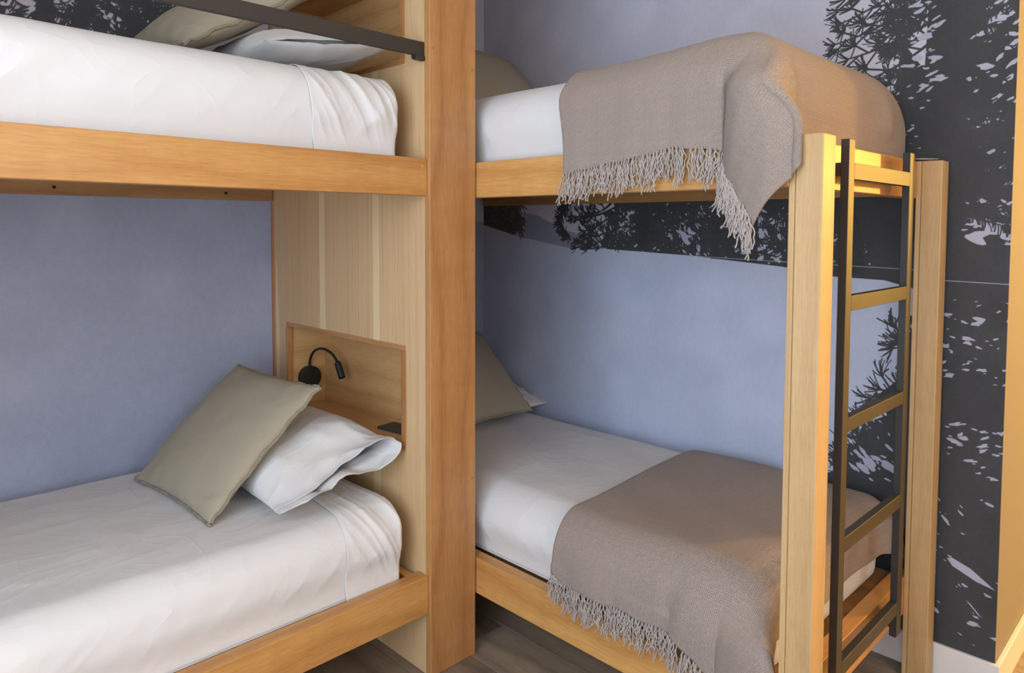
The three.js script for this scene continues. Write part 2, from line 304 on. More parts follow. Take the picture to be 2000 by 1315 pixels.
  for (let i = 0; i < 9; i++) { const y = 1.80 + R() * 0.62; bough(g, R, 2.10, y + 0.09, 1.95 + R() * 0.06, y, DARK, 0.008, 0.035); }
  g.fillStyle = DARK; g.fillRect(2.07, 1.0, 0.085, 1.56);
  gaps(60, 1.98, 2.075, 1.80, 2.30, 0.016, 0.15); gaps(40, 1.86, 2.05, 1.62, 1.82, 0.008, 0.3);
  gaps(46, 2.155, 2.29, 1.74, 2.12, 0.017, 0.35); gaps(34, 2.15, 2.29, 1.36, 1.72, 0.013, -0.1, '#9da0b4'); gaps(20, 2.15, 2.29, 1.33, 1.46, 0.024, -0.2);
  for (let i = 0; i < 26; i++) { const y = 1.3 + R() * 0.85; limb(g, R, [[2.14, y + 0.03], [2.2, y + 0.015], [2.29, y - 0.03 + R() * 0.05]], 0.007, DARK, 0.03, 0.8); }
  // skirt over the snow
  poly(g, [[2.02, 1.21], [2.05, 1.12], [1.99, 1.02], [2.01, 0.93], [1.93, 0.85], [1.95, 0.78], [1.88, 0.74], [1.85, 0.66], [1.77, 0.62], [1.79, 0.56], [1.66, 0.50], [1.60, 0.42], [1.5, 0.3], [1.45, 0.05], [2.4, 0.05], [2.4, 1.21]], DARK);
  for (const [x, y] of [[1.985, 1.03], [1.93, 0.86], [1.87, 0.75], [1.82, 0.66], [1.76, 0.61], [1.70, 0.53], [1.84, 0.58]]) bough(g, R, 2.12, y + 0.06, x, y, DARK, 0.016, 0.05);
  gaps(16, 1.84, 1.98, 0.56, 0.66, 0.026, -0.5, '#a3a8bd'); gaps(26, 1.84, 1.99, 0.60, 0.78, 0.010, -0.9, '#a3a8bd');
  gaps(46, 2.08, 2.29, 0.92, 1.17, 0.011, 0.1, '#a3a6b8'); gaps(8, 2.10, 2.2, 1.00, 1.12, 0.020, 0.0, '#a3a6b8'); gaps(34, 2.12, 2.28, 0.64, 0.80, 0.013, 0.3, '#a3a6b8');
  gaps(40, 2.05, 2.29, 0.13, 0.62, 0.010, -0.4, '#a3a6b8');
  poly(g, [[2.135, 0.375], [2.15, 0.38], [2.20, 0.362], [2.265, 0.318], [2.215, 0.328], [2.15, 0.355]], '#a9abc0');
  poly(g, [[2.19, 0.262], [2.20, 0.258], [2.235, 0.222], [2.22, 0.232]], '#a9abc0');
  g.strokeStyle = '#a9a9b6'; g.lineWidth = 0.0022; g.beginPath(); g.moveTo(1.2, 1.268); g.lineTo(1.59, 1.258); g.lineTo(2.05, 1.25); g.moveTo(2.05, 1.222); g.lineTo(2.3, 1.219); g.stroke();
}
function paintBack(g) {                                        // horizontal coordinate: x + 2.1
  const R = rng(9), X = 2.1;
  g.fillStyle = SKY; g.fillRect(0, 0, 4, 3);
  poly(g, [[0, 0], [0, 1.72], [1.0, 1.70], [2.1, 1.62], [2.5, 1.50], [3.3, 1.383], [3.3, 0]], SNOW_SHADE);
  const b = (x) => x + X;
  poly(g, [[0, 1.75], [0, 2.56], [b(-0.62), 2.56], [b(-0.45), 2.3], [b(-0.47), 2.18], [b(-0.42), 2.12], [b(-0.46), 2.05], [b(-0.40), 1.98], [b(-0.45), 1.8], [b(-0.4), 1.75]], DARK);
  const gaps = (n, x0, x1, ya, yb, s, rot) => { for (let i = 0; i < n; i++) { const k = 0.4 + R() * R() * 1.8; blob(g, R, b(x0 + R() * (x1 - x0)), ya + R() * (yb - ya), s * k, s * 0.42 * k, rot + (R() - 0.5) * 1.2, '#b9b3bb'); } };
  gaps(10, -0.87, -0.78, 2.03, 2.12, 0.040, 0.2); gaps(18, -0.72, -0.67, 2.02, 2.10, 0.018, 0.5); gaps(34, -0.62, -0.54, 2.0, 2.14, 0.017, -0.8);
  gaps(60, -0.56, -0.40, 1.95, 2.2, 0.010, -0.9); gaps(26, -0.48, -0.40, 2.08, 2.2, 0.014, -0.7); gaps(70, -1.9, -0.5, 1.85, 2.5, 0.014, 0.3);
  for (let i = 0; i < 40; i++) { const x = -0.86 + R() * 0.42, y = 1.98 + R() * 0.2; limb(g, R, [[b(x), y + 0.03], [b(x + 0.03), y + 0.005], [b(x + 0.05), y - 0.03]], 0.006, DARK, 0.03, 1.1); }
  for (const [x, y] of [[-0.358, 2.125], [-0.375, 2.155], [-0.372, 2.10], [-0.40, 2.075], [-0.36, 2.14]]) bough(g, R, b(x - 0.2), y + 0.05, b(x - 0.02), y, DARK, 0.012, 0.04);
}
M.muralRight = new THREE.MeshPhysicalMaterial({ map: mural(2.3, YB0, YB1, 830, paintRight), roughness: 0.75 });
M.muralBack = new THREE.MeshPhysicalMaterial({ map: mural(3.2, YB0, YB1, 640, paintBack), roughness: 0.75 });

// ---------------------------------------------------------------- room shell
function shellBox(name, x0, x1, y0, y1, z0, z1, mat) { return struct(mesh(name, bx(x0, x1, y0, y1, z0, z1, 0, 0), mat)); }
{ // mural walls: thick bodies whose room face carries the print
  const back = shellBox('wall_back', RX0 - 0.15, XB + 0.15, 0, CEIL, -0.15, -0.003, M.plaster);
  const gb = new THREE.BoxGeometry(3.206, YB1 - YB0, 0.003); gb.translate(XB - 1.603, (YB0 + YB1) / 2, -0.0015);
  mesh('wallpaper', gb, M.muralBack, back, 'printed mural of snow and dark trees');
  const right = shellBox('wall_right', XB + 0.003, XB + 0.3, 0, CEIL, -0.15, ZE, M.hallPaint);
  const gr = new THREE.BoxGeometry(0.003, YB1 - YB0, ZE); gr.translate(XB + 0.0015, (YB0 + YB1) / 2, ZE / 2);
  const p = gr.attributes.position, uv = gr.attributes.uv;
  for (let i = 0; i < p.count; i++) uv.setXY(i, p.getZ(i) / 2.3, (p.getY(i) - YB0) / (YB1 - YB0));
  mesh('wallpaper', gr, M.muralRight, right, 'printed mural of snow and dark pine trees');
  shellBox('wall_hall', XB + 0.3, RX1, 0, CEIL, ZE - 0.2, ZE, M.hallPaint);
  shellBox('wall_hall_end', RX1, RX1 + 0.15, 0, CEIL, ZE - 0.2, RZ1 + 0.15, M.plaster);
  // wall behind the camera and wall on the left, each with a window opening
  const fr = shellBox('wall_front', RX0, -1.95, 0, CEIL, RZ1, RZ1 + 0.15, M.plaster);
  mesh('wall_panel', [bx(-0.35, RX1, 0, CEIL, RZ1, RZ1 + 0.15, 0, 0), bx(-1.95, -0.35, 0, 0.7, RZ1, RZ1 + 0.15, 0, 0), bx(-1.95, -0.35, 2.3, CEIL, RZ1, RZ1 + 0.15, 0, 0)], M.plaster, fr);
  const le = shellBox('wall_left', RX0 - 0.15, RX0, 0, CEIL, 0, 1.3, M.plaster);
  mesh('wall_panel', [bx(RX0 - 0.15, RX0, 0, CEIL, 3.3, RZ1 + 0.15, 0, 0), bx(RX0 - 0.15, RX0, 0, 0.47, 1.3, 3.3, 0, 0), bx(RX0 - 0.15, RX0, 2.33, CEIL, 1.3, 3.3, 0, 0)], M.plaster, le);
  shellBox('ceiling', RX0 - 0.15, RX1 + 0.15, CEIL, CEIL + 0.12, -0.15, RZ1 + 0.15, M.ceiling);
  // window frames and panes
  const win = (name, along, a, b, y0, y1, w) => {                 // frame with a middle bar and two panes; along x or along z
    const B = (u0, u1, v0, v1, d0, d1) => (along === 'x' ? bx(u0, u1, v0, v1, w + d0, w + d1) : bx(w - d1, w - d0, v0, v1, u0, u1)), m = (a + b) / 2;
    const f = struct(mesh(name, [B(a, a + 0.05, y0, y1, 0, 0.08), B(b - 0.05, b, y0, y1, 0, 0.08), B(a + 0.05, b - 0.05, y0, y0 + 0.05, 0, 0.08), B(a + 0.05, b - 0.05, y1 - 0.05, y1, 0, 0.08), B(m - 0.03, m + 0.03, y0 + 0.05, y1 - 0.05, 0, 0.08)], M.whitePaint));
    for (const [c, d] of [[a + 0.05, m - 0.03], [m + 0.03, b - 0.05]]) mesh('pane', B(c, d, y0 + 0.05, y1 - 0.05, 0.04, 0.046), M.glass, f);
  };
  win('window_1', 'x', -1.95, -0.35, 0.7, 2.3, RZ1);
  win('window_2', 'z', 1.3, 3.3, 0.47, 2.33, RX0);
  // skirting boards
  struct(mesh('baseboard_back', bx(PART, XB, 0, 0.103, 0, 0.014, 0, 0.003), M.whitePaint));
  struct(mesh('baseboard_right', bx(XB - 0.014, XB, 0, 0.103, 0.014, ZE + 0.014, 2, 0.003), M.whitePaint));
  struct(mesh('baseboard_hall', bx(XB, RX1, 0, 0.103, ZE, ZE + 0.014, 0, 0.003), M.whitePaint));
  // floor: laminate boards with open joints on a dark underlay
  const fl = shellBox('floor', RX0 - 0.15, RX1 + 0.15, -0.15, -0.012, -0.15, RZ1 + 0.15, M.hole);
  const R = rng(3), mats = [M.floorA, M.floorB, M.floorC], PWD = 0.19, PL = 1.29;
  for (let i = 0, x = RX0; x < RX1; i++, x += PWD) {
    let z = -hash(i, 4, 2) * PL;
    for (; z < RZ1; z += PL) { const a = Math.max(z, 0), b = Math.min(z + PL, RZ1); if (b - a > 0.02) mesh('plank', bx(x + 0.0007, Math.min(x + PWD, RX1) - 0.0007, -0.012, 0, a + 0.0007, b - 0.0007, 2, 0.0012), mats[Math.floor(R() * 3)], fl); }
  }
}

// ---------------------------------------------------------------- headboard partition with its two reading niches
const NZ0 = 0.11, NZ1 = 0.895, NL = [0.677, 1.004], NU = [1.875, 2.2], NBACK = 0.16;
{
  const t = thing('headboard_partition', 'floor-to-ceiling timber partition with two open niches between the bunks', 'partition');
  const sh = new THREE.Shape([[0.004, 0.001], [ZP - 0.026, 0.001], [ZP - 0.026, CEIL - 0.002], [0.004, CEIL - 0.002]].map(([a, b]) => new THREE.Vector2(a, b)));
  for (const [a, b] of [NL, NU]) sh.holes.push(new THREE.Path([[NZ0, a], [NZ0, b], [NZ1, b], [NZ1, a]].map(([u, v]) => new THREE.Vector2(u, v))));
  const pg = new THREE.ExtrudeGeometry(sh, { depth: 0.014, bevelEnabled: false });          // shape in (z, y), pushed along x
  pg.applyMatrix4(new THREE.Matrix4().set(0, 0, 1, 0, 0, 1, 0, 0, 1, 0, 0, 0, 0, 0, 0, 1));
  { const ix = pg.index; const n = pg.attributes.position; for (let i = 0; i < n.count; i += 3) { for (const at of Object.values(pg.attributes)) { const s = at.itemSize; for (let k = 0; k < s; k++) { const a = at.array[(i + 1) * s + k]; at.array[(i + 1) * s + k] = at.array[(i + 2) * s + k]; at.array[(i + 2) * s + k] = a; } } } pg.computeVertexNormals(); const uv = pg.attributes.uv; for (let i = 0; i < n.count; i++) uv.setXY(i, n.getZ(i), n.getY(i)); }
  mesh('veneer_panel', pg, M.veneer, t, 'pale veneered panel with wedge-shaped figure');
  mesh('rear_panel', bx(PART - 0.012, PART, 0.001, CEIL - 0.002, 0.004, ZP - 0.026, 1, 0), M.pillar, t);
  mesh('corner_bead', bx(-0.006, 0.0, 0.001, CEIL - 0.002, 0.0005, 0.012, 1, 0.001), M.pillar, t);
  const post = mesh('front_board', bx(-0.001, PART, 0.001, CEIL - 0.002, ZP - 0.026, ZP, 1, 0.002), M.pillar, t, 'wide honey-brown upright board');
  const plug = new THREE.CylinderGeometry(0.0045, 0.0045, 0.0012, 14); plug.rotateX(Math.PI / 2);
  for (const [x, y] of [[0.012, 1.305], [0.163, 1.305], [0.163, 0.58], [0.163, 0.36], [0.012, 0.08], [0.163, 0.1], [0.012, 1.90], [0.163, 1.86]]) { const m = mesh('dowel_plug', plug, M.ledger, post); m.position.set(x, y, ZP + 0.0003); }
  for (const [a, b] of [NL, NU]) {
    const nb = mesh('niche_back', bx(NBACK, NBACK + 0.003, a - 0.012, b + 0.012, NZ0 - 0.012, NZ1 + 0.012, 2, 0), M.niche, t);
    mesh('niche_lining', [bx(0.0135, NBACK, a - 0.012, a, NZ0, NZ1, 2, 0), bx(0.0135, NBACK, b, b + 0.012, NZ0, NZ1, 2, 0), bx(0.0135, NBACK, a - 0.012, b + 0.012, NZ0 - 0.012, NZ0, 2, 0), bx(0.0135, NBACK, a - 0.012, b + 0.012, NZ1, NZ1 + 0.012, 2, 0)], M.niche, t);
    const L = 0.014;
    mesh('niche_edging', [bx(-0.0025, 0.02, a - 0.002, a + L, NZ0, NZ1, 2, 0.001), bx(-0.0025, 0.02, b - L, b + 0.002, NZ0, NZ1, 2, 0.001), bx(-0.0025, 0.02, a + L, b - L, NZ0 - 0.002, NZ0 + 0.008, 1, 0.001), bx(-0.0025, 0.02, a + L, b - L, NZ1 - 0.024, NZ1 + 0.002, 1, 0.001)], M.pillar, t, 'darker timber lipping around the niche');
  }
}

// ---------------------------------------------------------------- left bunk
const LX0 = -2.05;
{
  const t = thing('bunk_bed', 'honey-coloured built-in bunk with black guard bar, beside the pale grey-blue wall', 'bunk bed', 'bunk beds in the room corner');
  const plugs = (parent, list) => { for (const [x, y, r] of list) { const g = new THREE.CylinderGeometry(r, r, 0.001, 14); g.rotateX(Math.PI / 2); const m = mesh('dowel_plug', g, M.railB, parent); m.position.set(x, y, ZR + 0.0003); } };
  const up = mesh('upper_side_rail', bx(LX0, -0.0015, YU0, YU1, ZR - 0.045, ZR, 0, 0.003), M.rail, t);
  plugs(up, [[-0.019, 1.554, 0.005], [-0.02, 1.524, 0.0065], [-0.02, 1.494, 0.005]]);
  const lo = mesh('lower_side_rail', bx(LX0, -0.0015, YL0, YL1, ZR - 0.05, ZR, 0, 0.003), M.rail, t);
  plugs(lo, [[-0.02, 0.255, 0.0065]]);
  mesh('head_rail', bx(-0.035, -0.008, YL0 + 0.01, YL1 - 0.012, 0.01, ZR - 0.05, 2, 0.002), M.railB, t);
  mesh('head_rail', bx(-0.035, -0.008, YU0 + 0.045, YU1 - 0.012, 0.03, ZR - 0.045, 2, 0.002), M.railB, t);
  const lg = mesh('wall_ledger', bx(LX0, -0.008, 1.472, 1.528, 0.001, 0.022, 0, 0.002), M.ledger, t);
  const hole = new THREE.CylinderGeometry(0.0055, 0.0055, 0.002, 12); hole.rotateX(Math.PI / 2);
  for (const x of [-0.73, -0.188, -1.28]) { const m = mesh('screw', hole, M.hole, lg); m.position.set(x, 1.497, 0.0225); }
  mesh('wall_ledger', bx(LX0, -0.036, 0.22, 0.268, 0.001, 0.022, 0, 0.002), M.ledger, t);
  for (const [y, n] of [[1.528, 'upper'], [0.27, 'lower']]) mesh('base_board', bx(LX0, -0.036, y, y + 0.016, 0.001, ZR - 0.051, 0, 0.001), M.ledger, t);
  mesh('end_panel', bx(LX0 - 0.03, LX0, 0.001, 1.6, 0.001, ZR, 1, 0.002), M.rail, t);
  const gb = mesh('guard_bar', bx(-1.6, -0.0015, 1.877, 1.919, 0.982, 0.996, 0, 0.0015), M.metal, t, 'black steel guard bar');
  mesh('bracket', [bx(-0.034, -0.0015, 1.864, 1.878, 0.984, 1.0, 0, 0.001), bx(-0.034, -0.0015, 1.868, 1.917, 0.976, 0.982, 0, 0.001)], M.metal, gb);
  mesh('bracket', bx(-1.6, -1.575, 1.57, 1.878, 0.982, 0.996, 0, 0.001), M.metal, gb);
}

// ---------------------------------------------------------------- right bunk
const QX0 = 1.0147, QX1 = 1.0777, RZ0 = 2.0, RFRONT = 2.043;
{
  const t = thing('bunk_bed', 'honey-coloured bunk with square foot posts along the tree mural wall', 'bunk bed', 'bunk beds in the room corner');
  mesh('upper_side_rail', bx(XR, XR + 0.042, YU0, YU1, 0.005, PZ0, 2, 0.003), M.railB, t);
  mesh('lower_side_rail', bx(XR, XR + 0.042, YL0, YL1, 0.015, PZ0, 2, 0.003), M.railB, t);
  mesh('upper_foot_rail', bx(XR + 0.0425, XB - 0.03, YU0, YU1, RZ0, RFRONT, 0, 0.003), M.rail, t);
  mesh('lower_foot_rail', bx(XR + 0.0425, XB - 0.03, YL0, YL1, RZ0, RFRONT, 0, 0.003), M.rail, t);
  for (const [a, b] of [[XR, 0.2476], [QX0, QX1]]) {
    const z0 = a < 0.5 ? PZ0 : RFRONT;
    const post = mesh('foot_post', bx(a, b, 0.001, 1.577, z0 + 0.014, PZ1, 1, 0.003), M.post, t);
    mesh('lamination', bx(a, b, 0.001, 1.577, z0, z0 + 0.0135, 1, 0.0015), M.post, post);
  }
  const lg = mesh('wall_ledger', bx(XB - 0.026, XB - 0.001, 1.478, 1.528, 0.03, RZ0, 2, 0.002), M.ledger, t);
  mesh('wall_ledger', bx(XB - 0.026, XB - 0.016, 0.22, 0.268, 0.03, RZ0, 2, 0.002), M.ledger, t);
  mesh('inner_ledger', bx(XR + 0.042, XR + 0.062, 1.478, 1.528, 0.03, RZ0, 2, 0.002), M.ledger, t);
  mesh('base_board', bx(XR + 0.043, XB - 0.016, 1.528, 1.544, 0.016, RZ0 - 0.001, 2, 0.001), M.ledger, t);
  mesh('base_board', bx(XR + 0.043, XB - 0.016, 0.268, 0.284, 0.016, RZ0 - 0.001, 2, 0.001), M.ledger, t);
}

// ---------------------------------------------------------------- ladder
{
  const t = thing('bunk_ladder', 'black steel ladder with five flat rungs on the bunk foot end', 'ladder');
  const z0 = 2.0733, z1 = 2.0926, y0 = 0.235, y1 = 1.583;
  for (const [a, b] of [[0.3735, 0.4071], [0.7963, 0.8345]]) mesh('stile', bx(a, b, y0, y1, z0, z1, 1, 0.0012), M.metal, t);
  for (const [a, b] of [[1.530, 1.492], [1.221, 1.185], [0.931, 0.897], [0.643, 0.606], [0.337, 0.300]]) mesh('rung', bx(0.4071, 0.7963, b, a, z0, z1, 0, 0.0012), M.metal, t);
  for (const x of [0.378, 0.80]) for (const y of [1.50, 0.258]) mesh('bracket', bx(x, x + 0.026, y, y + 0.03, RFRONT + 0.0006, z0 - 0.0001, 2, 0.001), M.metal, t);
}

// ---------------------------------------------------------------- bedding helpers
// a made-up mattress: rounded slab, soft bulges and wrinkles; axis = direction of its length
function slab(x0, x1, y0, y1, z0, z1, r, nx, ny, nz, disp, crown = 0.0) {
  const g = new THREE.BoxGeometry(1, 1, 1, nx, ny, nz), p = g.attributes.position;
  const n3 = new THREE.Vector3(), q = new THREE.Vector3();
  const L = new THREE.Vector3(x1 - x0, y1 - y0, z1 - z0);
  for (let i = 0; i < p.count; i++) {
    // concentrate grid lines at the rounded edges
    const e = (t, len) => { const s = clamp(t + 0.5), k = Math.min(0.3, (r * 1.2) / len), m = 0.16; return s < m ? (s / m) * k : s > 1 - m ? 1 - ((1 - s) / m) * k : k + ((s - m) / (1 - 2 * m)) * (1 - 2 * k); };
    const P = new THREE.Vector3(x0 + e(p.getX(i), L.x) * L.x, y0 + (p.getY(i) + 0.5) * L.y, z0 + e(p.getZ(i), L.z) * L.z);
    q.set(clamp(P.x, x0 + r, x1 - r), clamp(P.y, y0 + r * 0.4, y1 - r), clamp(P.z, z0 + r, z1 - r));
    n3.subVectors(P, q);
    if (P.y < y1 - r) n3.y = P.y < y0 + r * 0.4 ? n3.y : 0;
    if (n3.lengthSq() > 1e-12) { n3.normalize(); const ry = n3.y < 0 ? 0.4 : 1; P.set(q.x + n3.x * r, q.y + n3.y * r * ry, q.z + n3.z * r); } else n3.set(0, 1, 0);
    const u = (P.x - x0) / L.x, w = (P.z - z0) / L.z;
    if (P.y > (y0 + y1) / 2) P.y += crown * Math.pow(Math.max(0, 4 * u * (1 - u)), 0.5) * Math.pow(Math.max(0, 4 * w * (1 - w)), 0.5);
    const d = disp(P.x, P.y, P.z, n3);
    P.addScaledVector(n3, d);
    p.setXYZ(i, P.x, P.y, P.z);
  }
  const m = mergeVertices((g.deleteAttribute('normal'), g.deleteAttribute('uv'), g), 1e-5);
  m.computeVertexNormals();
  const pp = m.attributes.position, nn = m.attributes.normal, uv = new Float32Array(pp.count * 2);
  for (let i = 0; i < pp.count; i++) { uv[2 * i] = pp.getX(i) + (y1 - pp.getY(i)) * nn.getX(i); uv[2 * i + 1] = pp.getZ(i) + (y1 - pp.getY(i)) * nn.getZ(i); }
  m.setAttribute('uv', new THREE.BufferAttribute(uv, 2));
  return m;
}
const ridge = (v) => { const t = 1 - Math.abs(2 * v - 1); return t * t; };
// soft creases: ridged noise, stretched along a direction
const crease = (a, b, s) => ridge(vnoise(a, b, s)) * 0.65 + ridge(vnoise(a * 2.1, b * 2.1, s + 4)) * 0.35;

function leftMattress(yTop, yBase, hem, seed, label) {
  const t = thing('mattress', label, 'mattress', 'white mattresses of the bunks');
  const X0 = -2.0, X1 = -0.045, Z0 = 0.03, Z1 = 0.952, top = yTop;
  const h = top - yBase;
  const disp = (x, y, z, n) => {
    const side = clamp(Math.abs(n.z)), drop = clamp((top - y) / h);
    let d = 0.003 * (fbm(x * 3, z * 3 + y * 4, seed, 3) - 0.45) * 2;
    // pulled folds on the side, slanting down towards the foot
    const sl = (x + (top - y) * 0.9) * 7;
    d += side * 0.0065 * (crease(sl * (1 + 0.25 * vnoise(x * 3, y * 3, seed + 5)), (y - x * 0.7) * 3.1, seed + 3) - 0.35) * (0.3 + drop * 0.8) * (0.3 + 1.2 * vnoise(x * 4, y * 2, seed + 8));
    d += (1 - side) * 0.005 * (crease(x * 2.2, z * 6, seed + 9) - 0.4);
    d += side * 0.016 * Math.sin(clamp(drop * 1.05) * Math.PI);
    if (n.y < -0.3) return 0;
    return mix(d, -0.003, sstep(yBase + 0.14, yBase + 0.034, y));     // drawn in towards the rail
  };
  mesh('mattress_body', slab(X0, X1, yBase, top, Z0, Z1, 0.075, 260, 44, 90, disp, 0.012), M.sheet, t);
  // the turned-down top sheet at the head end: a second layer with its own hem and stronger gathers
  const ang = (v) => v;
  const prof = (s) => {                                          // arc length from the wall over the top, round the edge and down
    const r = 0.080, flat = Z1 - r - (Z0 + 0.05), arc = r * Math.PI / 2, down = h - r - 0.022;
    const tot = flat + arc + down, a = s * tot;
    if (a < flat) return [Z0 + 0.05 + a, top, 0, 1, a];
    if (a < flat + arc) { const th = (a - flat) / r; return [Z1 - r + Math.sin(th) * r, top - r + Math.cos(th) * r, Math.sin(th), Math.cos(th), a]; }
    return [Z1, top - r - (a - flat - arc), 1, 0, a];
  };
  const f = (u, v) => {
    const [z, y, nz, ny, a] = prof(v);
    const xe = hem + 0.014 * Math.sin(a * 9 + seed) + 0.02 * (a - 0.8) ;
    const x = mix(xe, X1 - 0.006, u);
    const drop = clamp((top - y) / h), k = clamp((x - hem) / (X1 - hem));
    const cr = crease((x - (top - y) * (0.75 - 0.3 * k)) * 15, (y + z) * 2.4, seed + 20);
    const w = clamp((z - Z0) / (Z1 - Z0));
    let d = 0.0035 + disp(x, y, z, { z: nz, y: ny, x: 0 }) + (nz > 0.3 ? 0.014 : 0.008) * (cr - 0.3) * sstep(0, 0.12, u) * (0.4 + 0.6 * k);
    d += 0.012 * Math.sqrt(Math.max(0, 4 * ((x - X0) / (X1 - X0)) * (1 - (x - X0) / (X1 - X0)))) * ny * Math.sqrt(Math.max(0, 4 * w * (1 - w)));
    d = mix(d, 0.001, sstep(yBase + 0.14, yBase + 0.034, y));
    const endr = sstep(0.86, 1, u); const pull = endr * endr;
    return [x, y + ny * d - pull * 0.055 * ny - 0.0 * pull, z + nz * d - pull * 0.05 * nz];
  };
  const g = solidSheet(90, 150, f, (u, v) => [u * 0.3, v * 1.2], 0.002);
  const td = mesh('turned_down_sheet', g, M.sheet, t, 'turned-down sheet end with gathered folds');
  const hemPts = []; for (let k = 0; k <= 60; k++) { const q = f(0.09, 0.0 + k / 60), q2 = f(0.09, Math.min(1, k / 60 + 0.01)); hemPts.push(new THREE.Vector3(q[0], q[1] + 0.0004, q[2] + 0.0004)); }
  mesh('hem_stitch', new THREE.TubeGeometry(new THREE.CatmullRomCurve3(hemPts), 120, 0.0011, 5), M.sheet, td);
  return t;
}
leftMattress(LTOP, 0.288, -0.245, 40, 'white-sheeted mattress on the lower bunk under the olive cushion beside the niche lamp');
leftMattress(UTOP, 1.546, -0.345, 60, 'white-sheeted mattress on the upper bunk behind the black guard bar');

function rightMattress(yTop, yBase, seed, label, foot) {
  const t = thing('mattress', label, 'mattress', 'white mattresses of the bunks');
  const X0 = 0.233, X1 = XB - 0.036, Z0 = 0.03, Z1 = foot, h = yTop - yBase;
  const disp = (x, y, z, n) => {
    const side = clamp(Math.abs(n.x)), drop = clamp((yTop - y) / h);
    let d = 0.003 * (fbm(z * 3, x * 3 + y * 4, seed, 3) - 0.45) * 2;
    d += side * 0.008 * (crease((z - (yTop - y) * 0.7) * 7, (y + z * 0.4) * 2.2, seed + 3) - 0.35) * (0.35 + drop * 0.8);
    d += (1 - side) * 0.003 * (crease(x * 5, z * 2.2, seed + 9) - 0.4);
    d += side * 0.016 * Math.sin(drop * Math.PI);
    d += clamp(Math.abs(n.z)) * 0.004 * crease(x * 30, y * 2, seed + 30) * sstep(0.3, 0.8, drop);
    if (n.y < -0.3) return 0;
    return mix(d, -0.003, sstep(yBase + 0.14, yBase + 0.034, y));
  };
  mesh('mattress_body', slab(X0, X1, yBase, yTop, Z0, Z1, 0.105, 80, 44, 230, disp, 0.012), M.sheet, t);
  return t;
}
rightMattress(LTOP - 0.01, 0.286, 80, 'white-sheeted mattress on the lower bunk under the taupe blanket behind the ladder', 1.972);
rightMattress(UTOP, 1.546, 90, 'white-sheeted mattress on the upper bunk half under the tasselled blanket', 1.945);

